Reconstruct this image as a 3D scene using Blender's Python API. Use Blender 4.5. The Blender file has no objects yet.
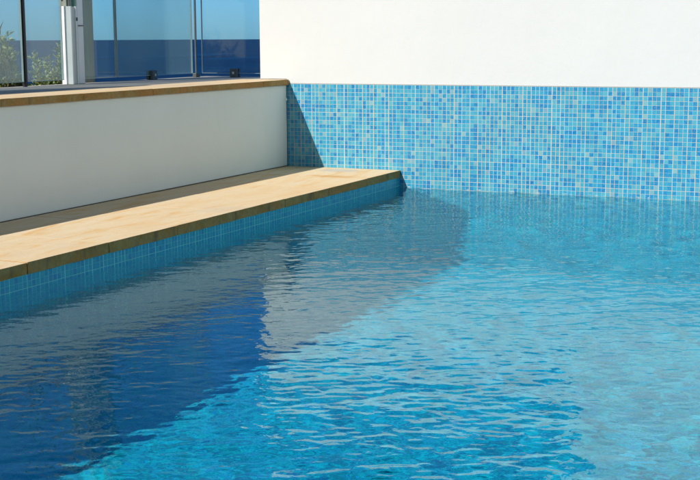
import bpy, math, random
import numpy as np
from mathutils import Vector, Matrix
R = math.radians
random.seed(4)
sc = bpy.context.scene
col = sc.collection

# ---------------------------------------------------------------- camera
cam_d = bpy.data.cameras.new('camera')
cam = bpy.data.objects.new('camera', cam_d); col.objects.link(cam); sc.camera = cam
CAM = Vector((2.985, -7.235, 0.90))
yaw, pitch, roll = 0.4305, 0.1552, -0.0055
cam.rotation_mode = 'XYZ'
Mrot = Matrix.Rotation(yaw, 3, 'Z') @ Matrix.Rotation(math.pi/2 - pitch, 3, 'X') @ Matrix.Rotation(roll, 3, 'Z')
cam.rotation_euler = Mrot.to_euler()
cam.location = CAM
cam_d.sensor_width = 36
cam_d.lens = 1292.2/700*36
cam_d.clip_start = 0.05
cam_d.clip_end = 60000

# ---------------------------------------------------------------- light
SUN = Vector((0.446, 1.10, -1.0)).normalized()      # direction the sunlight travels
elev = math.asin(-SUN.z)
rot = math.atan2(-SUN.x, -SUN.y)
w = bpy.data.worlds.new('World'); sc.world = w; w.use_nodes = True
wn = w.node_tree.nodes; wl = w.node_tree.links
sky = wn.new('ShaderNodeTexSky'); sky.sky_type = 'NISHITA'; sky.sun_disc = False
sky.sun_elevation = elev; sky.sun_rotation = rot
sky.air_density = 1.0; sky.dust_density = 0.3; sky.ozone_density = 2.0
# clear deep blue towards the sea, thin bright haze on the sun's side
tc = wn.new('ShaderNodeTexCoord'); sx = wn.new('ShaderNodeSeparateXYZ'); wl.new(tc.outputs['Generated'], sx.inputs[0])
mr = wn.new('ShaderNodeMapRange'); wl.new(sx.outputs[1], mr.inputs[0]); mr.inputs[1].default_value = -0.1; mr.inputs[2].default_value = 0.55
hue = wn.new('ShaderNodeMix'); hue.data_type = 'RGBA'; wl.new(mr.outputs[0], hue.inputs[0])
hue.inputs[6].default_value = (0.78, 0.90, 0.80, 1); hue.inputs[7].default_value = (0.29, 0.72, 1.38, 1)
tint = wn.new('ShaderNodeMix'); tint.data_type = 'RGBA'; tint.blend_type = 'MULTIPLY'
tint.inputs['Factor'].default_value = 1.0
wl.new(hue.outputs[2], tint.inputs[7])
wl.new(sky.outputs[0], tint.inputs[6])
wl.new(tint.outputs[2], wn['Background'].inputs[0])
wn['Background'].inputs[1].default_value = 0.088

sd = bpy.data.lights.new('sun', 'SUN'); sd.energy = 5.0; sd.angle = R(0.5); sd.color = (1.0, 0.95, 0.88)
sun = bpy.data.objects.new('sun', sd); col.objects.link(sun)
sun.rotation_euler = SUN.to_track_quat('-Z', 'Y').to_euler()
sun.location = (-4, -8, 9)

sc.view_settings.view_transform = 'Standard'
sc.view_settings.look = 'None'
sc.view_settings.gamma = 1
sc.view_settings.exposure = 0.2
sc.view_settings.use_curve_mapping = False
sc.cycles.caustics_refractive = True
sc.cycles.caustics_reflective = True
sc.cycles.blur_glossy = 0.5
sc.cycles.sample_clamp_indirect = 6
sc.cycles.max_bounces = 14
sc.cycles.transmission_bounces = 10
sc.cycles.transparent_max_bounces = 16

# ---------------------------------------------------------------- dimensions (metres, water level z = 0)
PT = 0.02475           # mosaic pitch
LW = 0.766             # width of the lower stone ledge: low wall's face is at x = -LW
ZL = 0.104             # top of ledge
TL = 0.044             # ledge stone thickness
ZC = 0.645             # top of low wall's coping
TC = 0.034
ZT = 0.6185            # top of the mosaic band
JL = 0.505             # length of a coping stone
NEAR = -6.75           # near end of the pool
RIGHT = 8.0
DEEP, SHALLOW = -1.50, -1.25
TERR_X, TERR_Y = -1.72, 0.62     # outer edges of the terrace
FX, FY = -1.665, 0.42            # glass fence lines

# ---------------------------------------------------------------- node helpers
def new_mat(name):
    m = bpy.data.materials.new(name); m.use_nodes = True
    nt = m.node_tree
    return m, nt, nt.nodes['Principled BSDF']
class N:
    def __init__(s, nt): s.nt = nt
    def link(s, a, b):
        if isinstance(a, (int, float)): b.default_value = a
        elif isinstance(a, tuple): b.default_value = a if len(a) != 3 or b.type == 'VECTOR' else (*a, 1)
        else: s.nt.links.new(a, b)
    def math(s, op, a, b=0.0, c=0.0):
        n = s.nt.nodes.new('ShaderNodeMath'); n.operation = op
        s.link(a, n.inputs[0]); s.link(b, n.inputs[1]); s.link(c, n.inputs[2])
        return n.outputs[0]
    def coord(s):
        return s.nt.nodes.new('ShaderNodeTexCoord').outputs['Object']
    def sep(s, v):
        n = s.nt.nodes.new('ShaderNodeSeparateXYZ'); s.link(v, n.inputs[0]); return n.outputs
    def comb(s, x, y, z=0.0):
        n = s.nt.nodes.new('ShaderNodeCombineXYZ')
        s.link(x, n.inputs[0]); s.link(y, n.inputs[1]); s.link(z, n.inputs[2]); return n.outputs[0]
    def noise(s, v, scale, detail=3, rough=0.55, dist=0.0):
        n = s.nt.nodes.new('ShaderNodeTexNoise'); s.link(v, n.inputs['Vector'])
        n.inputs['Scale'].default_value = scale; n.inputs['Detail'].default_value = detail
        n.inputs['Roughness'].default_value = rough; n.inputs['Distortion'].default_value = dist
        return n.outputs['Fac']
    def white(s, v, dim='2D'):
        n = s.nt.nodes.new('ShaderNodeTexWhiteNoise'); n.noise_dimensions = dim
        s.link(v, n.inputs['W' if dim == '1D' else 'Vector']); return n.outputs[0]
    def ramp(s, f, stops, interp='LINEAR'):
        n = s.nt.nodes.new('ShaderNodeValToRGB'); n.color_ramp.interpolation = interp
        els = n.color_ramp.elements
        while len(els) < len(stops): els.new(0.5)
        for e, (p, c) in zip(els, stops):
            e.position = p; e.color = (*c, 1) if len(c) == 3 else c
        s.link(f, n.inputs[0]); return n.outputs[0]
    def mix(s, f, a, b, mode='MIX'):
        n = s.nt.nodes.new('ShaderNodeMix'); n.data_type = 'RGBA'; n.blend_type = mode
        s.link(f, n.inputs[0]); s.link(a, n.inputs[6]); s.link(b, n.inputs[7]); return n.outputs[2]
    def scale(s, v, x, y, z):
        n = s.nt.nodes.new('ShaderNodeVectorMath'); n.operation = 'MULTIPLY'
        s.link(v, n.inputs[0]); n.inputs[1].default_value = (x, y, z); return n.outputs[0]
    def rng(s, f, a, b, c, d):
        n = s.nt.nodes.new('ShaderNodeMapRange'); s.link(f, n.inputs[0])
        for i, q in enumerate((a, b, c, d)): n.inputs[i+1].default_value = q
        return n.outputs[0]
    def bump(s, h, strength, dist, bsdf):
        n = s.nt.nodes.new('ShaderNodeBump'); n.inputs['Strength'].default_value = strength
        n.inputs['Distance'].default_value = dist; s.link(h, n.inputs['Height'])
        s.nt.links.new(n.outputs[0], bsdf.inputs['Normal']); return n

def mosaic(name, ax, ay, off=0.0, deep=None):
    """small glass mosaic; ax, ay = object axes used as columns and rows"""
    m, nt, b = new_mat(name); n = N(nt)
    P = n.sep(n.coord())
    U = n.math('DIVIDE', P[ax], PT)
    V = n.math('DIVIDE', n.math('SUBTRACT', P[ay], off), PT)
    # each sheet of tiles is laid a hair off, so columns and rows wander a little
    cu, cv = n.math('FLOOR', U), n.math('FLOOR', V)
    ju = n.math('MULTIPLY', n.math('SUBTRACT', n.white(cu, '1D'), 0.5), 0.10)
    jv = n.math('MULTIPLY', n.math('SUBTRACT', n.white(n.math('ADD', cv, 37.3), '1D'), 0.5), 0.05)
    fu, fv = n.math('SUBTRACT', U, cu), n.math('SUBTRACT', V, cv)
    du = n.math('ABSOLUTE', n.math('SUBTRACT', n.math('ADD', fu, ju), 0.5))
    dv = n.math('ABSOLUTE', n.math('SUBTRACT', n.math('ADD', fv, jv), 0.5))
    # tile half-widths differ per column: some grout lines read wide, others are a hair
    hw = n.rng(n.math('POWER', n.white(n.math('ADD', cu, 11.7), '1D'), 0.6), 0, 1, 0.395, 0.474)
    inu = n.math('LESS_THAN', du, hw)
    inv = n.math('LESS_THAN', dv, 0.460)
    tile = n.math('MULTIPLY', inu, inv)
    cell = n.comb(cu, cv)
    r = n.white(cell)
    clump = n.noise(n.comb(n.math('MULTIPLY', U, 1.0), n.math('MULTIPLY', V, 1.6)), 0.28, 2)
    r2 = n.math('ADD', n.math('MULTIPLY_ADD', r, 0.74, 0.02), n.math('MULTIPLY', clump, 0.34))
    c = n.ramp(r2, [(0.0, (0.17, 0.37, 0.42)), (0.20, (0.085, 0.34, 0.44)), (0.42, (0.035, 0.30, 0.45)),
                    (0.66, (0.015, 0.245, 0.44)), (0.88, (0.004, 0.18, 0.42)), (1.0, (0.003, 0.14, 0.38))])
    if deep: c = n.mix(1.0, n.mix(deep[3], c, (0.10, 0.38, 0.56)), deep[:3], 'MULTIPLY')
    # cloudiness inside one tile
    cl = n.noise(n.comb(U, V), 2.6, 3)
    c = n.mix(n.rng(cl, 0.38, 0.72, 0, 0.45), c, (0.10, 0.38, 0.48))
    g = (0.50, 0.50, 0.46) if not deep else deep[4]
    gn = n.noise(n.comb(U, V), 0.5, 3)
    gc = n.mix(n.rng(gn, 0.3, 0.7, 0, 1), g, (g[0]*.82, g[1]*.84, g[2]*.86))
    if not deep:
        c = n.mix(n.math('MULTIPLY', n.math('GREATER_THAN', n.white(n.comb(n.math('ADD', cu, 91.0), cv)), 0.955), 0.5), c, (0.30, 0.42, 0.40))
    colr = n.mix(tile, gc, c)
    if not deep:                                  # crust of lime along the waterline
        band = n.math('LESS_THAN', n.math('ABSOLUTE', n.math('SUBTRACT', P[2], 0.004)), 0.0045)
        spots = n.rng(n.noise(n.coord(), 26, 5, 0.75), 0.52, 0.66, 0, 0.75)
        colr = n.mix(n.math('MULTIPLY', band, spots), colr, (0.55, 0.60, 0.58))
    nt.links.new(colr, b.inputs['Base Color'])
    rough = n.math('SUBTRACT', 0.75, n.math('MULTIPLY', tile, 0.5))
    nt.links.new(rough, b.inputs['Roughness'])
    tilt = n.math('MULTIPLY', n.white(n.comb(n.math('ADD', cu, 5.5), cv)), 0.5)
    h = n.math('ADD', tile, n.math('MULTIPLY', n.math('MULTIPLY', tilt, fu), 1.0))
    n.bump(h, 0.5, 0.0012, b)
    return m

def render_mat(name='white_render', colr=(0.615, 0.615, 0.61), dirt=0.035):
    m, nt, b = new_mat(name); n = N(nt); v = n.coord()
    f = n.noise(v, 1.3, 5, 0.6)
    g = n.noise(n.scale(v, 1, 1, 0.25), 5.0, 4)
    c = n.mix(n.rng(f, 0.35, 0.7, 0, 1), colr, tuple(q*(1-dirt) for q in colr))
    c = n.mix(n.rng(g, 0.55, 0.8, 0, 0.4), c, (colr[0]*.93, colr[1]*.935, colr[2]*.92))
    nt.links.new(c, b.inputs['Base Color'])
    b.inputs['Roughness'].default_value = 0.85
    b.inputs['Specular IOR Level'].default_value = 0.2
    h = n.math('ADD', n.noise(v, 260, 3), n.math('MULTIPLY', n.noise(n.scale(v, 1, 1, 0.7), 7, 4), 3.5))
    n.bump(h, 0.28, 0.003, b)
    return m

def stone_top(name):
    m, nt, b = new_mat(name); n = N(nt); v = n.coord()
    vs = n.scale(v, 3.2, 0.75, 1)                 # veins run along the ledge
    f = n.noise(vs, 2.2, 5, 0.6, 1.2)
    g = n.noise(n.scale(v, 5, 0.9, 1), 3.1, 6, 0.65, 0.8)
    sp = n.noise(v, 120, 3)
    c = n.ramp(f, [(0.25, (0.62, 0.41, 0.20)), (0.42, (0.65, 0.49, 0.29)), (0.6, (0.66, 0.54, 0.36)), (0.8, (0.59, 0.49, 0.34))])
    c = n.mix(n.rng(g, 0.54, 0.66, 0, 0.7), c, (0.62, 0.34, 0.10))
    c = n.mix(n.rng(n.noise(v, 1.7, 4), 0.55, 0.72, 0, 0.45), c, (0.42, 0.38, 0.32))
    c = n.mix(n.rng(sp, 0.3, 0.75, 0.0, 0.22), c, (0.36, 0.28, 0.19))
    P = n.sep(v)
    ex = n.math('DIVIDE', n.math('ADD', P[0], 0.33), 0.13); ey = n.math('DIVIDE', n.math('ADD', P[1], 0.16), 0.085)
    rr_ = n.math('ADD', n.math('MULTIPLY', ex, ex), n.math('MULTIPLY', ey, ey))
    damp = n.rng(n.math('ADD', rr_, n.math('MULTIPLY', n.noise(v, 14, 4), 1.6)), 1.3, 2.2, 0.6, 0.0)
    ex = n.math('DIVIDE', n.math('ADD', P[0], 0.22), 0.20); ey = n.math('DIVIDE', n.math('ADD', P[1], 0.47), 0.05)
    r2_ = n.math('ADD', n.math('MULTIPLY', ex, ex), n.math('MULTIPLY', ey, ey))
    rust = n.rng(n.math('ADD', r2_, n.math('MULTIPLY', n.noise(v, 17, 4), 2.4)), 1.4, 2.4, 0.7, 0.0)
    c = n.mix(rust, c, (0.50, 0.27, 0.08))
    c = n.mix(damp, c, (0.40, 0.39, 0.36))
    sl = n.white(n.math('ADD', n.math('FLOOR', n.math('DIVIDE', P[1], JL)), 3.3), '1D')
    c = n.mix(n.rng(sl, 0, 1, 0.0, 0.26), c, (0.60, 0.40, 0.19))
    nt.links.new(c, b.inputs['Base Color'])
    b.inputs['Roughness'].default_value = 0.8
    b.inputs['Specular IOR Level'].default_value = 0.25
    n.bump(n.math('ADD', n.noise(v, 90, 4), n.math('MULTIPLY', n.noise(v, 12, 3), 2.0)), 0.35, 0.002, b)
    return m

def stone_edge(name, green=1.0):
    """the sawn faces, weathered olive and rust by the splash"""
    m, nt, b = new_mat(name); n = N(nt); v = n.coord()
    f = n.noise(n.scale(v, 1, 1, 1.6), 7, 5, 0.65, 0.5)
    g = n.noise(n.scale(v, 1, 1, 3.0), 4.1, 4, 0.6, 0.6)
    c = n.ramp(f, [(0.2, (0.33, 0.14, 0.015)), (0.42, (0.37, 0.185, 0.03)), (0.6, (0.42, 0.26, 0.08)), (0.8, (0.30, 0.155, 0.025))])
    c = n.mix(n.rng(g, 0.50, 0.62, 0, 0.85), c, (0.46, 0.20, 0.04))
    c = n.mix(n.rng(n.noise(v, 60, 4), 0.45, 0.75, 0, 0.5), c, (0.13, 0.10, 0.06))
    c = n.mix(n.rng(n.noise(n.scale(v, 1, 1, 0.3), 16, 2), 0.60, 0.72, 0, 0.5), c, (0.09, 0.07, 0.05))
    nt.links.new(c, b.inputs['Base Color'])
    b.inputs['Roughness'].default_value = 0.85
    n.bump(n.math('ADD', n.noise(v, 70, 5), n.math('MULTIPLY', n.noise(v, 18, 3), 2.0)), 0.5, 0.004, b)
    return m

def simple(name, c, rough=0.6, metal=0.0, var=0.12, scale=20, spec=0.4, bump=0.1):
    m, nt, b = new_mat(name); n = N(nt); v = n.coord()
    f = n.noise(v, scale, 4)
    nt.links.new(n.mix(n.rng(f, 0.3, 0.7, 0, 1), tuple(q*(1-var) for q in c), tuple(min(1, q*(1+var)) for q in c)), b.inputs['Base Color'])
    b.inputs['Roughness'].default_value = rough; b.inputs['Metallic'].default_value = metal
    b.inputs['Specular IOR Level'].default_value = spec
    if bump: n.bump(n.noise(v, scale*6, 3), bump, 0.002, b)
    return m

def glass_mat(name, veil, tintc=(0.94, 0.98, 0.98)):
    """toughened glass; a pale diffuse veil is painted in for its reflections"""
    m, nt, b = new_mat(name); nt.nodes.remove(b); n = N(nt)
    out = nt.nodes['Material Output']; v = n.coord()
    tr = nt.nodes.new('ShaderNodeBsdfTransparent'); tr.inputs[0].default_value = (*tintc, 1)
    df = nt.nodes.new('ShaderNodeBsdfDiffuse'); df.inputs[0].default_value = (0.36, 0.56, 0.56, 1)  # pale colour stands in for bright surroundings mirrored in the pane
    tl = nt.nodes.new('ShaderNodeBsdfTranslucent'); tl.inputs[0].default_value = (0.36, 0.56, 0.56, 1)
    fm = nt.nodes.new('ShaderNodeMixShader'); fm.inputs[0].default_value = 0.5
    nt.links.new(df.outputs[0], fm.inputs[1]); nt.links.new(tl.outputs[0], fm.inputs[2])
    gl = nt.nodes.new('ShaderNodeBsdfGlossy'); gl.inputs['Roughness'].default_value = 0.0
    gl.inputs[0].default_value = (1, 1, 1, 1)
    geo = nt.nodes.new('ShaderNodeNewGeometry')
    dp = nt.nodes.new('ShaderNodeVectorMath'); dp.operation = 'DOT_PRODUCT'
    nt.links.new(geo.outputs['Incoming'], dp.inputs[0]); nt.links.new(geo.outputs['Normal'], dp.inputs[1])
    inv = n.math('SUBTRACT', 1.0, n.math('ABSOLUTE', dp.outputs['Value']))
    schlick = n.math('MULTIPLY_ADD', n.math('POWER', inv, 5.0), 0.96, 0.04)
    a = nt.nodes.new('ShaderNodeMixShader')
    f = n.math('ADD', n.rng(n.noise(v, 2.2, 3), 0.3, 0.7, veil*0.8, veil*1.1),
               n.math('MULTIPLY', n.math('GREATER_THAN', n.noise(v, 70, 2), 0.74), 0.12))
    n.link(f, a.inputs[0])
    nt.links.new(tr.outputs[0], a.inputs[1]); nt.links.new(fm.outputs[0], a.inputs[2])
    c = nt.nodes.new('ShaderNodeMixShader'); nt.links.new(schlick, c.inputs[0])
    nt.links.new(a.outputs[0], c.inputs[1]); nt.links.new(gl.outputs[0], c.inputs[2])
    nt.links.new(c.outputs[0], out.inputs[0])
    return m

M = {}
M['tile_back'] = mosaic('blue_mosaic_back', 0, 2, ZT)
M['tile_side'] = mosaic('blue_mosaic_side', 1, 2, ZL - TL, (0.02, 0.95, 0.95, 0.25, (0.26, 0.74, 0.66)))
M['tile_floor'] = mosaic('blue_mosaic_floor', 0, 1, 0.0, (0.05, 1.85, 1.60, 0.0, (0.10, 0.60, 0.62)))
M['tile_slope'] = mosaic('darker_mosaic_slope', 0, 1, 0.0, (0.04, 1.05, 0.95, 0.0, (0.08, 0.40, 0.42)))
M['render'] = render_mat()
M['render_low'] = render_mat('white_render_low', (0.88, 0.87, 0.80), 0.06)
M['stone'] = stone_top('sandstone_top')
M['edge'] = stone_edge('sandstone_edge')
M['joint'] = simple('dark_joint', (0.10, 0.075, 0.05), 0.9)
M['paving'] = simple('pale_paving', (0.34, 0.32, 0.29), 0.85, scale=6, var=0.18)
M['white_metal'] = simple('white_powder_coat', (0.78, 0.79, 0.78), 0.4, scale=8, var=0.04)
M['grey_metal'] = simple('grey_powder_coat', (0.55, 0.58, 0.54), 0.5, scale=8, var=0.06)
M['dark_metal'] = simple('dark_steel', (0.09, 0.105, 0.11), 0.45, 0.3, scale=14, var=0.2)
M['black'] = simple('black_seal', (0.012, 0.012, 0.015), 0.5, scale=14)
M['glass_edge'] = simple('green_glass_edge', (0.22, 0.42, 0.33), 0.2, scale=10, bump=0)
M['pale_edge'] = simple('pale_glass_edge', (0.34, 0.42, 0.42), 0.35, scale=10, bump=0)
M['glass_veiled'] = glass_mat('veiled_glass', 0.16)
M['glass_hazy'] = glass_mat('strong_veil_glass', 0.24)
M['glass_mid'] = glass_mat('faint_veil_glass', 0.10)
M['glass_clear'] = glass_mat('clear_glass', 0.012, (0.96, 0.99, 1.0))

# board-marked concrete of the column
m, nt, b = new_mat('olive_concrete'); n = N(nt); v = n.coord()
c = n.ramp(n.noise(n.scale(v, 14, 14, 0.9), 3.0, 5, 0.6), [(0.25, (0.15, 0.165, 0.135)), (0.5, (0.21, 0.225, 0.19)), (0.75, (0.29, 0.30, 0.26))])
nt.links.new(c, b.inputs['Base Color']); b.inputs['Roughness'].default_value = 0.9
n.bump(n.noise(n.scale(v, 20, 20, 1), 4, 5), 0.4, 0.004, b)
M['concrete'] = m

# ---------------------------------------------------------------- mesh helpers
class MB:
    def __init__(s): s.v = []; s.f = []; s.mi = []
    def add(s, vs, fs, mi=0):
        o = len(s.v); s.v += [tuple(q) for q in vs]; s.f += [tuple(o+i for i in f) for f in fs]
        s.mi += [mi]*len(fs) if isinstance(mi, int) else list(mi)
    def box(s, a, b, mi=0, bev=0.0, mis=None):
        """mis: material per face in the order -x +x -y +y -z +z"""
        (x0, y0, z0), (x1, y1, z1) = a, b
        vs = [(x0,y0,z0),(x1,y0,z0),(x1,y1,z0),(x0,y1,z0),(x0,y0,z1),(x1,y0,z1),(x1,y1,z1),(x0,y1,z1)]
        fs = [(0,4,7,3),(1,2,6,5),(0,1,5,4),(3,7,6,2),(0,3,2,1),(4,5,6,7)]
        s.add(vs, fs, mis if mis else mi)
    def build(s, name, mats, parent=None, bevel=0.0, smooth=False):
        me = bpy.data.meshes.new(name); me.from_pydata(s.v, [], s.f)
        mats = mats if isinstance(mats, (list, tuple)) else [mats]
        for q in mats: me.materials.append(q)
        me.polygons.foreach_set('material_index', s.mi)
        if smooth: me.polygons.foreach_set('use_smooth', [True]*len(me.polygons))
        me.update()
        o = bpy.data.objects.new(name, me); col.objects.link(o)
        if parent:
            o.parent = parent
            p = parent; off = Vector((0, 0, 0))
            while p: off += p.location; p = p.parent
            o.location = -off                     # shapes are written in world coordinates
        if bevel:
            md = o.modifiers.new('bevel', 'BEVEL'); md.width = bevel; md.segments = 2; md.limit_method = 'ANGLE'
        return o
def tag(o, label=None, cat=None, group=None, kind=None):
    if label: o['label'] = label
    if cat: o['category'] = cat
    if group: o['group'] = group
    if kind: o['kind'] = kind
    return o
def empty(name, loc, label, cat, group=None):
    o = bpy.data.objects.new(name, None); col.objects.link(o); o.location = loc
    o.empty_display_size = 0.1
    return tag(o, label, cat, group)

# ---------------------------------------------------------------- sea, ground
def sheet(name, pts, mat, kind='structure'):
    mb = MB(); mb.add(pts, [tuple(range(len(pts)))]); o = mb.build(name, mat); tag(o, kind=kind); return o
m, nt, b = new_mat('sea_water'); n = N(nt); v = n.coord()
f = n.noise(n.scale(v, 1, 0.35, 1), 0.006, 9, 0.72)
c = n.ramp(f, [(0.36, (0.0003, 0.008, 0.036)), (0.5, (0.0006, 0.017, 0.062)), (0.64, (0.002, 0.034, 0.10))])
wc = n.noise(n.scale(v, 1, 1, 1), 0.16, 5, 0.7)
c = n.mix(n.math('GREATER_THAN', wc, 0.70), c, (0.30, 0.42, 0.50))
nt.links.new(c, b.inputs['Base Color']); b.inputs['Roughness'].default_value = 0.45
b.inputs['IOR'].default_value = 1.05
n.bump(n.noise(v, 0.35, 6, 0.65), 0.6, 0.6, b)
mb = MB()
mb.add([(-40000, -2000, -32), (40000, -2000, -32), (40000, 40000, -32), (-40000, 40000, -32)], [(0, 1, 2, 3)])
tag(mb.build('sea', m), kind='structure')

# hillside falling from the terrace to the sea
m, nt, b = new_mat('scrubby_soil'); n = N(nt); v = n.coord()
nt.links.new(n.ramp(n.noise(v, 2.2, 6, 0.65), [(0.3, (0.030, 0.032, 0.018)), (0.55, (0.06, 0.065, 0.03)), (0.75, (0.11, 0.09, 0.05))]), b.inputs['Base Color'])
b.inputs['Roughness'].default_value = 0.95; n.bump(n.noise(v, 9, 5), 0.7, 0.06, b)
xs = np.linspace(-60, 60, 61); ys = np.linspace(-60, 70, 66)
mb = MB(); vs = []
for y in ys:
    for x in xs:
        dx = max(TERR_X - 1.2 - x, 0, x - 14); dy = max(y - TERR_Y - 0.8, 0, -14 - y)
        d = math.hypot(dx, dy)
        z = -0.25 - 0.55*d - 0.006*d*d + 0.25*math.sin(x*.7+y*.4)*min(1, d/3)
        # under the pool itself the ground is dug out
        if -3.2 < x < 11 and -10 < y < 1.8: z = -3.2
        vs.append((x, y, max(z, -34)))
nx = len(xs)
fs = [(j*nx+i, j*nx+i+1, (j+1)*nx+i+1, (j+1)*nx+i) for j in range(len(ys)-1) for i in range(nx-1)]
mb.add(vs, fs); tag(mb.build('ground', m, smooth=True), kind='structure')

# near and right-hand pool surround, off frame
mb = MB()
mb.box((-LW, -16, -0.3), (14, NEAR-0.012, ZL-0.004))
mb.box((RIGHT+0.012, NEAR-0.012, -0.3), (14, 0.30, ZL-0.004))
tag(mb.build('paving', M['paving']), kind='structure')

# ---------------------------------------------------------------- pool basin
pool = empty('swimming_pool', (3.6, -3.4, -1.6), 'swimming pool basin lined with small blue mosaic tiles, its floor sloping to the deep end', 'swimming pool')
def floor_z(y):
    if y > -0.95: return DEEP + (-0.92-DEEP)*(y+0.95)/0.95
    t = min(1, max(0, (-y - 1.0)/3.6)); return DEEP + (SHALLOW-DEEP)*t
mb = MB()
ysf = [0, -0.95] + list(np.linspace(-1.0, -4.6, 13)) + [NEAR]
vs = []
for y in ysf: vs += [(0, y, floor_z(y)), (RIGHT, y, floor_z(y))]
mb.add(vs, [(2*i, 2*i+2, 2*i+3, 2*i+1) for i in range(len(ysf)-1)], [1] + [0]*(len(ysf)-2))
mb.build('pool_floor', [M['tile_floor'], M['tile_slope']], pool)
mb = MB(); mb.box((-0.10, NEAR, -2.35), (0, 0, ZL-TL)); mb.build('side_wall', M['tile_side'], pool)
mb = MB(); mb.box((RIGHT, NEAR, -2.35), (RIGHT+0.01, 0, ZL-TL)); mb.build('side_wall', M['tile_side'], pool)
mb = MB(); mb.box((-0.10, NEAR-0.01, -2.35), (RIGHT+0.01, NEAR, ZL-TL)); mb.build('end_wall', M['tile_back'], pool)

# ---------------------------------------------------------------- water
dens = 0.0125
def axis(a, b, fine, coarse, far):
    return np.concatenate([np.arange(a, far, fine), np.arange(far, b, coarse), [b]])
gx = axis(0.0, RIGHT, 0.0085, 0.05, 4.4)
gy = -axis(0.0, -NEAR, 0.0085, 0.05, 6.2)[::-1]
X, Y = np.meshgrid(gx, gy)
rng = np.random.default_rng(11)
Z = np.zeros_like(X)
NW = 110
lam = 0.030*(0.34/0.030)**(rng.random(NW)**1.5)
for L_ in lam:
    k = 2*math.pi/L_
    th = math.pi/2*1.0 + 0.35 + rng.normal(0, 0.85)
    slope = 0.0066*(1.0 if L_ < 0.12 else 0.5)
    Z += slope/k*np.sin(k*(X*math.cos(th)+Y*math.sin(th)) + 0.8*np.sin(1.7*X+rng.random()*6) + rng.random()*6.28)
# patches of stronger and calmer ripple
env = 1.0 + 0.48*np.sin(1.3*X+0.9*Y+1.0)*np.sin(0.8*X-1.5*Y+2.0) + 0.2*np.sin(3.1*X+1.0*Y)
Z *= env
ny_, nx_ = X.shape
idx = np.arange(nx_*ny_).reshape(ny_, nx_)
F = np.stack([idx[:-1,:-1], idx[:-1,1:], idx[1:,1:], idx[1:,:-1]], -1).reshape(-1, 4)
me = bpy.data.meshes.new('pool_water')
V = np.stack([X, Y, Z], -1).reshape(-1, 3)
nb = len(V)
EX = 0.004
Vb = np.array([(0-EX, NEAR-EX, -2.3), (RIGHT+EX, NEAR-EX, -2.3), (RIGHT+EX, 0+EX, -2.3), (0-EX, 0+EX, -2.3)])
V = np.concatenate([V, Vb]).tolist()
Fl = [tuple(q) for q in F.tolist()]
Fl.append((nb, nb+3, nb+2, nb+1))
Fl.append(tuple(idx[0, ::-1].tolist()) + (nb, nb+1))
Fl.append(tuple(idx[-1, :].tolist()) + (nb+2, nb+3))
Fl.append(tuple(idx[:, 0].tolist()) + (nb+3, nb))
Fl.append(tuple(idx[::-1, -1].tolist()) + (nb+1, nb+2))
me.from_pydata(V, [], Fl)
me.polygons.foreach_set('use_smooth', [True]*(len(Fl)-5) + [False]*5)
me.update()
wat = bpy.data.objects.new('pool_water', me); col.objects.link(wat); tag(wat, kind='structure')
m = bpy.data.materials.new('pool_water'); m.use_nodes = True; nt = m.node_tree; nt.nodes.clear(); n = N(nt)
g = nt.nodes.new('ShaderNodeBsdfGlass'); g.inputs['IOR'].default_value = 1.36; g.inputs['Roughness'].default_value = 0
g.inputs['Color'].default_value = (0.80, 1.0, 1.0, 1)
out = nt.nodes.new('ShaderNodeOutputMaterial'); 
# steep sunlight passes straight down through a painted net that imitates ripple caustics
tr = nt.nodes.new('ShaderNodeBsdfTransparent')
geo = nt.nodes.new('ShaderNodeNewGeometry')
dp = nt.nodes.new('ShaderNodeVectorMath'); dp.operation = 'DOT_PRODUCT'
nt.links.new(geo.outputs['Incoming'], dp.inputs[0]); nt.links.new(geo.outputs['True Normal'], dp.inputs[1])
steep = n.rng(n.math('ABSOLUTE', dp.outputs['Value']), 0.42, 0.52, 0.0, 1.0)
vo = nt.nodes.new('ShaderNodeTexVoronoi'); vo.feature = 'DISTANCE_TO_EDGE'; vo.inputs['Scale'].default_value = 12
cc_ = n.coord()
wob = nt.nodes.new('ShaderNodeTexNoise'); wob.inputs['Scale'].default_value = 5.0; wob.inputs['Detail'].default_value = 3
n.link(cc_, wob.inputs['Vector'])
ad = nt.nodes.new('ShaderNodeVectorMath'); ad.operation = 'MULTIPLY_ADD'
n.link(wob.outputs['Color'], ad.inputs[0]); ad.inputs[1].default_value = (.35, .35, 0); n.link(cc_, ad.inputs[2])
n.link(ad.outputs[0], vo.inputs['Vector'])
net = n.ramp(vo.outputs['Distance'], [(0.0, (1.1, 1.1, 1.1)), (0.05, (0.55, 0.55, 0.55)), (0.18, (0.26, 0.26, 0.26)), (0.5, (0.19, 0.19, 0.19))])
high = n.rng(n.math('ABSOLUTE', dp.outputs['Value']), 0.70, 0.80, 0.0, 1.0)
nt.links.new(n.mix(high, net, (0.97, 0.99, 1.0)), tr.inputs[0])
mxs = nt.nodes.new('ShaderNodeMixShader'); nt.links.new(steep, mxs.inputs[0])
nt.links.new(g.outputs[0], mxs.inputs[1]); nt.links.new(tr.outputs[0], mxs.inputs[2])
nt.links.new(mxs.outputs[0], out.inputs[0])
bp = nt.nodes.new('ShaderNodeBump'); bp.inputs['Strength'].default_value = 0.5; bp.inputs['Distance'].default_value = 0.0013
v = n.coord()
n.link(n.noise(n.scale(v, 1, 1.2, 1), 34, 2, 0.5, 0.3), bp.inputs['Height'])
nt.links.new(bp.outputs[0], g.inputs['Normal'])
va = nt.nodes.new('ShaderNodeVolumeAbsorption'); va.inputs[0].default_value = (0.0, 0.93, 0.975, 1); va.inputs[1].default_value = 0.62
nt.links.new(va.outputs[0], out.inputs['Volume'])
me.materials.append(m)

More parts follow.
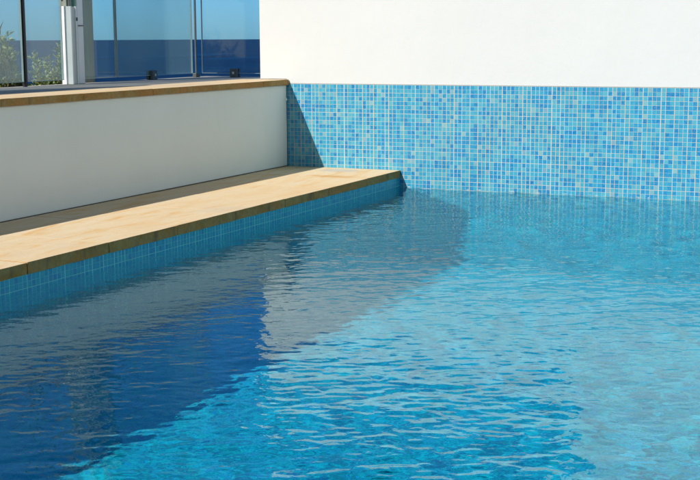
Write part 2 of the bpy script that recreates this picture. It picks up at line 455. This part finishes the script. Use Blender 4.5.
# ---------------------------------------------------------------- back wall: white render over a mosaic band
bw = empty('boundary_wall', (3.5, 0.1, -0.3), 'tall white rendered wall above a band of small blue mosaic tiles at the end of the pool', 'wall')
XE = -0.955; XS = 1.10; ZLOW = 1.33; ZHI = 4.6
mb = MB()
prof = [(XE, ZC+0.001), (-LW+0.0, ZC+0.001), (-LW+0.0, ZT+0.0005), (14, ZT+0.0005), (14, ZHI), (XS, ZHI), (XS, ZLOW), (XE, ZLOW)]
k = len(prof)
vs = [(x, 0.0, z) for x, z in prof] + [(x, 0.24, z) for x, z in prof]
mb.add(vs, [tuple(range(k)), tuple(range(2*k-1, k-1, -1))] + [(i, i+k, (i+1) % k+k, (i+1) % k) for i in range(k)])
mb.build('rendered_wall', M['render'], bw, bevel=0.004)
mb = MB(); mb.box((-LW+0.0005, -0.003, -2.35), (14, 0.24, ZT))
mb.build('mosaic_band', M['tile_back'], bw)

# ---------------------------------------------------------------- left: low wall with sandstone coping, and the ledge at its foot
def stones(parent, name, x0, x1, z0, z1, y_end, y_start, first, L, front_only=False):
    y1 = y_end; y0 = y_end - first; i = 0
    rr = random.Random(hash(name) % 1000 if False else len(name))
    while y1 > y_start:
        ya = max(y0, y_start)
        g = 0.0016
        dz = rr.uniform(-0.0009, 0.0009); dx = rr.uniform(-0.0015, 0.0015)
        mb = MB()
        nseg = 10
        # front arris slightly uneven, like sawn and weathered sandstone
        ysn = np.linspace(ya+g, y1-g, nseg+1)
        vs = []
        for yy in ysn:
            j = rr.uniform(-0.0016, 0.0016); j2 = rr.uniform(-0.0012, 0.0012)
            vs += [(x0, yy, z0), (x1+dx+j, yy, z0+rr.uniform(-.001, .001)), (x1+dx+j2, yy, z1+dz), (x0, yy, z1+dz)]
        fs = []; mi = []
        for q in range(nseg):
            a = 4*q; c = 4*(q+1)
            fs += [(a, a+1, c+1, c), (a+1, a+2, c+2, c+1), (a+2, a+3, c+3, c+2), (a+3, a, c, c+3)]
            mi += [1, 1, 0, 0]
        fs += [(0, 3, 2, 1), (4*nseg, 4*nseg+1, 4*nseg+2, 4*nseg+3)]; mi += [1, 1]
        mb.add(vs, fs, mi)
        mb.build(name, [M['stone'], M['edge']], parent, bevel=0.0015)
        y1 = y0; y0 -= L; i += 1
lw = empty('low_wall', (-0.9, -3, ZL), 'low white rendered wall with a sandstone coping, in shade beside the pool ledge', 'wall')
mb = MB(); mb.box((-LW-0.30, -14, -0.3), (-LW, -0.0035, ZC-TC)); mb.build('wall_body', M['render_low'], lw, bevel=0.006)
stones(lw, 'coping_stone', -LW-0.315, -LW+0.016, ZC-TC, ZC, -0.0045, -9.0, 0.33, 0.60)
lg = empty('stone_ledge', (-0.38, -3, 0), 'sunlit golden sandstone ledge running along the left edge of the pool', 'ledge')
mb = MB(); mb.box((-LW, -14, -0.4), (-0.1003, -0.0035, ZL-TL-0.001)); mb.build('ledge_base', M['render_low'], lg)
stones(lg, 'coping_stone', -LW+0.001, 0.004, ZL-TL, ZL, -0.0045, -9.0, JL, JL)

mb = MB(); mb.box((-LW+0.0005, -9, ZL-0.002), (-LW+0.006, -0.006, ZL+0.004)); mb.build('wall_joint', M['joint'], lg)

# terrace behind the low wall
mb = MB(); mb.box((TERR_X, -14, -0.35), (-LW-0.318, -0.0, ZC-0.004)); mb.box((TERR_X, 0.0, -0.35), (XE-0.002, TERR_Y, ZC-0.004)); mb.box((XE-0.002, 0.243, -0.35), (5, TERR_Y, ZC-0.004))
tag(mb.build('terrace', M['paving']), kind='structure')

# opaque screen wall further along the terrace, off frame: its shadow lies on the paving
sw = MB(); sw.box((TERR_X, -14, ZC-0.003), (TERR_X+0.10, -2.55, ZC+1.32))
o = sw.build('screen_wall', M['concrete']); tag(o, 'olive grey concrete screen wall on the terrace behind the low wall', 'wall')

# ---------------------------------------------------------------- glass fence
ZG = ZC + 0.022; ZGT = ZC + 1.25
def pane(name, a, b, mat, edge, label, t=0.012, post=None):
    e = empty(name, ((a[0]+b[0])/2, (a[1]+b[1])/2, ZG), label, 'glass panel', 'glass panels of the terrace fence')
    d = Vector((b[0]-a[0], b[1]-a[1], 0)).normalized(); nn = Vector((-d.y, d.x, 0))*t/2
    A = Vector((*a, 0)); B = Vector((*b, 0)); ew = 0.003
    def slab(p, q, z0, z1, m_, nm):
        mb = MB(); vs = []
        for z in (z0, z1):
            vs += [(*(p-nn).xy, z), (*(q-nn).xy, z), (*(q+nn).xy, z), (*(p+nn).xy, z)]
        mb.add(vs, [(0,3,2,1), (4,5,6,7), (0,1,5,4), (1,2,6,5), (2,3,7,6), (3,0,4,7)])
        return mb.build(nm, m_, e)
    slab(A+d*ew, B-d*ew, ZG+ew, ZGT-ew, mat, 'glass')
    mb = MB()                                   # polished rim
    for (p, q, z0, z1) in ((A, A+d*ew, ZG, ZGT), (B-d*ew, B, ZG, ZGT), (A+d*ew, B-d*ew, ZG, ZG+ew), (A+d*ew, B-d*ew, ZGT-ew, ZGT)):
        vs = []
        for z in (z0, z1):
            vs += [(*(p-nn*1.02).xy, z), (*(q-nn*1.02).xy, z), (*(q+nn*1.02).xy, z), (*(p+nn*1.02).xy, z)]
        mb.add(vs, [(0,3,2,1), (4,5,6,7), (0,1,5,4), (1,2,6,5), (2,3,7,6), (3,0,4,7)])
    mb.build('polished_edge', edge, e)
    return e
pane('fence_glazing', (FX, -2.45), (FX, -1.435), M['glass_veiled'], M['pale_edge'], 'leftmost glass fence panel, shrubs and sea behind it')
pane('fence_glazing', (FX, -1.405), (FX, -1.075), M['glass_veiled'], M['pale_edge'], 'glass fence panel between the thin black post and the white posts')
pane('fence_glazing', (FX, -0.89), (FX, -0.545), M['glass_mid'], M['pale_edge'], 'glass fence panel in front of the olive concrete column')
pane('fence_glazing', (FX, -0.535), (FX, 0.345), M['glass_hazy'], M['pale_edge'], 'hazy glass fence panel right of the concrete column, ending at the fence corner')
pane('fence_glazing', (FX+0.035, FY), (0.6, FY), M['glass_clear'], M['pale_edge'], 'clear glass fence panel meeting the white wall, deep blue sea behind it')

# slim black post between the two left panes
mb = MB(); mb.box((FX-0.012, -1.428, ZC-0.004), (FX+0.012, -1.412, ZGT+0.01))
tag(mb.build('fence_post', M['black'], bevel=0.002), 'thin black fence post left of the shrubs', 'fence post')
mb = MB(); mb.box((FX-0.006, 0.390, ZG), (FX+0.006, 0.402, ZGT)); mb.box((FX-0.02, 0.380, ZC-0.004), (FX+0.02, 0.412, ZG))
tag(mb.build('fence_post', M['dark_metal'], bevel=0.002), 'thin dark post at the corner of the glass fence', 'fence post')

# white gate posts
gp = empty('gate_post', (FX+0.02, -1.02, ZC), 'short white channel post with a grey core, left of the taller white post', 'gate post')
mb = MB(); mb.box((FX-0.02, -1.0380, ZC-0.003), (FX+0.045, -1.0040, 1.085)); mb.build('sleeve', M['grey_metal'], gp, bevel=0.002)
mb = MB(); mb.box((FX-0.024, -1.0500, ZC-0.003), (FX+0.052, -1.0385, 1.088)); mb.build('flange', M['white_metal'], gp, bevel=0.0015)
mb = MB(); mb.box((FX-0.024, -1.0035, ZC-0.003), (FX+0.052, -0.9920, 1.088)); mb.build('flange', M['white_metal'], gp, bevel=0.0015)
mb = MB(); mb.box((FX-0.012, -1.0340, 1.0855), (FX+0.030, -1.0100, 1.95)); mb.build('core', M['concrete'], gp, bevel=0.002)
mb = MB(); mb.box((FX+0.0525, -1.0020, 1.005), (FX+0.058, -0.9940, 1.025)); mb.build('latch_pin', M['dark_metal'], gp)
tp = empty('gate_post', (FX+0.02, -0.9490, ZC), 'taller white post between the short channel post and the concrete column', 'gate post')
mb = MB(); mb.box((FX-0.02, -0.9740, ZC-0.003), (FX+0.040, -0.9180, 1.97)); mb.build('post', M['white_metal'], tp, bevel=0.003)
mb = MB(); mb.box((FX-0.02, -0.9850, ZC-0.003), (FX+0.030, -0.9745, 1.97)); mb.build('glass_edge', M['glass_edge'], tp)
mb = MB(); mb.box((FX+0.0405, -0.9690, 0.975), (FX+0.047, -0.9240, 0.981)); mb.build('hinge_clip', M['dark_metal'], tp, bevel=0.001)

# concrete column, just outside the fence
cc = empty('column', (-1.80, -0.66, -0.3), 'olive grey board marked concrete column behind the glass, beside the white posts', 'column')
mb = MB(); mb.box((-1.90, -0.78, -0.5), (-1.74, -0.66, 2.75)); mb.build('shaft', M['concrete'], cc, bevel=0.004)
mb = MB(); mb.box((-1.93, -0.83, 1.17), (-1.72, -0.61, 2.75)); mb.build('steel_jacket', M['black'], cc, bevel=0.004)

# clamps holding the panes
def clamp(x, y, rz, z0, z1, label):
    e = empty('glass_clamp', (x, y, ZC), label, 'glass clamp', 'glass clamps at the foot of the fence')
    cs, sn = math.cos(rz), math.sin(rz)
    def bx(ax, bx_, ay, by, za, zb, nm, mt):
        mb = MB(); vs = []
        for z in (za, zb):
            for (px, py) in ((ax, ay), (bx_, ay), (bx_, by), (ax, by)):
                vs.append((x+px*cs-py*sn, y+px*sn+py*cs, z))
        mb.add(vs, [(0,3,2,1), (4,5,6,7), (0,1,5,4), (1,2,6,5), (2,3,7,6), (3,0,4,7)])
        return mb.build(nm, mt, e, bevel=0.002)
    bx(-0.027, 0.027, -0.026, -0.0065, z0, z1, 'jaw', M['dark_metal'])
    bx(-0.027, 0.027, 0.0065, 0.026, z0, z1, 'jaw', M['dark_metal'])
    bx(-0.024, 0.024, -0.0064, 0.0064, z0, ZG-0.001, 'gasket', M['black'])
    bx(-0.008, 0.008, -0.030, -0.0262, (z0+z1)/2-.008, (z0+z1)/2+.008, 'bolt', M['grey_metal'])
clamp(-1.375, FY, 0, ZC-0.003, ZC+0.055, 'dark square glass clamp near the white wall, on the clear panel')
clamp(FX, -0.150, R(90), ZC-0.003, ZC+0.055, 'dark square glass clamp at the foot of the hazy panel')

# ---------------------------------------------------------------- shrubs outside the fence
def leaf_mat(name, cols):
    m, nt, b = new_mat(name); n = N(nt)
    oi = nt.nodes.new('ShaderNodeNewGeometry')
    nt.links.new(n.ramp(oi.outputs['Random Per Island'], cols), b.inputs['Base Color'])
    b.inputs['Roughness'].default_value = 0.5
    b.inputs['Specular IOR Level'].default_value = 0.35
    tr = nt.nodes.new('ShaderNodeBsdfTranslucent'); nt.links.new(n.ramp(oi.outputs['Random Per Island'], cols), tr.inputs[0])
    mx = nt.nodes.new('ShaderNodeMixShader'); mx.inputs[0].default_value = 0.3
    nt.links.new(b.outputs[0], mx.inputs[1]); nt.links.new(tr.outputs[0], mx.inputs[2])
    nt.links.new(mx.outputs[0], nt.nodes['Material Output'].inputs[0])
    return m
M['leaf_silver'] = leaf_mat('silvery_leaf', [(0, (0.13, 0.18, 0.07)), (0.5, (0.27, 0.34, 0.14)), (1, (0.42, 0.48, 0.24))])
M['leaf_dark'] = leaf_mat('dark_leaf', [(0, (0.02, 0.04, 0.012)), (0.6, (0.05, 0.09, 0.02)), (0.8, (0.10, 0.13, 0.03)), (1, (0.42, 0.33, 0.05))])
M['leaf_dry'] = leaf_mat('dry_leaf', [(0, (0.08, 0.085, 0.04)), (1, (0.18, 0.17, 0.09))])
M['twig'] = simple('twig_bark', (0.11, 0.085, 0.06), 0.9)
def leafy(name, x, y, ztop, rad, nst, nleaf, size, mat, label, cat='shrub', group=None, z0=-0.25, seed=1, spiky=False, dense_from=0.3):
    rr = random.Random(seed)
    e = empty(name, (x, y, z0), label, cat, group)
    st = MB(); lf = MB()
    def tube(p, q, r0, r1):
        d = (q-p); 
        if d.length < 1e-5: return
        d.normalize(); a = d.orthogonal().normalized(); b_ = d.cross(a)
        vs = [];
        for c_, r_ in ((p, r0), (q, r1)):
            for t in range(5):
                an = t*math.tau/5; vs.append(c_ + (a*math.cos(an)+b_*math.sin(an))*r_)
        st.add(vs, [(t, (t+1) % 5, 5+(t+1) % 5, 5+t) for t in range(5)])
    def leaf(p, dirv, L_):
        d = dirv.normalized(); s = d.cross(Vector((rr.uniform(-1, 1), rr.uniform(-1, 1), rr.uniform(-1, 1))))
        if s.length < 1e-3: return
        s.normalize(); wv = s*L_*(0.07 if spiky else 0.24); up = d.cross(s)*L_*0.08
        lf.add([p, p+d*L_*.45-wv+up, p+d*L_, p+d*L_*.45+wv+up, p+d*L_*.5], [(0, 1, 4), (0, 4, 3), (1, 2, 4), (4, 2, 3)])
    H = ztop - z0
    for i in range(nst):
        an = rr.uniform(0, math.tau); sp = rad*math.sqrt(rr.random())
        hh = H*(1 - 0.45*(sp/rad)**2)*rr.uniform(0.72, 1.0)
        if i == 0: sp *= .2; hh = H
        tip = Vector((x+math.cos(an)*sp, y+math.sin(an)*sp, z0+hh)); base = Vector((x+math.cos(an)*sp*.25, y+math.sin(an)*sp*.25, z0))
        mid = base.lerp(tip, .5) + Vector((rr.uniform(-.05, .05), rr.uniform(-.05, .05), 0))
        pts = []
        for t in range(9):
            u = t/8; pts.append(base*(1-u)**2 + mid*2*u*(1-u) + tip*u*u)
        for a_, b_ in zip(pts, pts[1:]): tube(a_, b_, 0.004, 0.003)
        for q in range(nleaf):
            u = dense_from + (1-dense_from)*rr.random()**0.7
            p = base*(1-u)**2 + mid*2*u*(1-u) + tip*u*u
            d = Vector((rr.gauss(0, 1), rr.gauss(0, 1), rr.uniform(0.1, 1.3) if not spiky else rr.uniform(1.5, 3)))
            off = Vector((rr.gauss(0, 1), rr.gauss(0, 1), rr.gauss(0, 1)))*0.016
            leaf(p+off, d, size*rr.uniform(.6, 1.2))
    st.build('stem', M['twig'], e); lf.build('foliage', mat, e)
    return e
leafy('shrub', -2.32, -0.80, 0.925, 0.15, 60, 330, 0.042, M['leaf_silver'], 'silvery green shrub left of the black fence post, tallest of the leafy shrubs', seed=3)
leafy('shrub', -2.35, -0.42, 0.80, 0.11, 40, 300, 0.036, M['leaf_silver'], 'small silvery shrub just right of the black fence post', seed=5)
leafy('shrub', -2.42, -0.26, 0.77, 0.10, 40, 300, 0.036, M['leaf_silver'], 'low silvery shrub midway between the black post and the white posts', seed=8)
leafy('shrub', -2.35, -0.20, 0.85, 0.10, 44, 300, 0.036, M['leaf_silver'], 'silvery shrub growing against the short white channel post', seed=13)
leafy('spiky_plant', -2.30, -0.93, 0.93, 0.24, 70, 80, 0.10, M['leaf_dry'], 'wispy dry spiky plant at the far left behind the glass', 'plant', seed=21, spiky=True)
leafy('hedge_plant', -2.0, -1.20, 0.665, 0.20, 60, 130, 0.034, M['leaf_dark'], 'low dark green plant with yellow leaves at the far left foot of the fence', 'plant', 'low plants along the terrace edge', seed=31)
leafy('hedge_plant', -2.0, -0.88, 0.668, 0.17, 60, 130, 0.034, M['leaf_dark'], 'low dark green plant with yellow leaves behind the thin black post', 'plant', 'low plants along the terrace edge', seed=32)
leafy('hedge_plant', -2.0, -0.62, 0.672, 0.15, 60, 130, 0.034, M['leaf_dark'], 'low dark green plant with yellow leaves beside the white posts', 'plant', 'low plants along the terrace edge', seed=33)
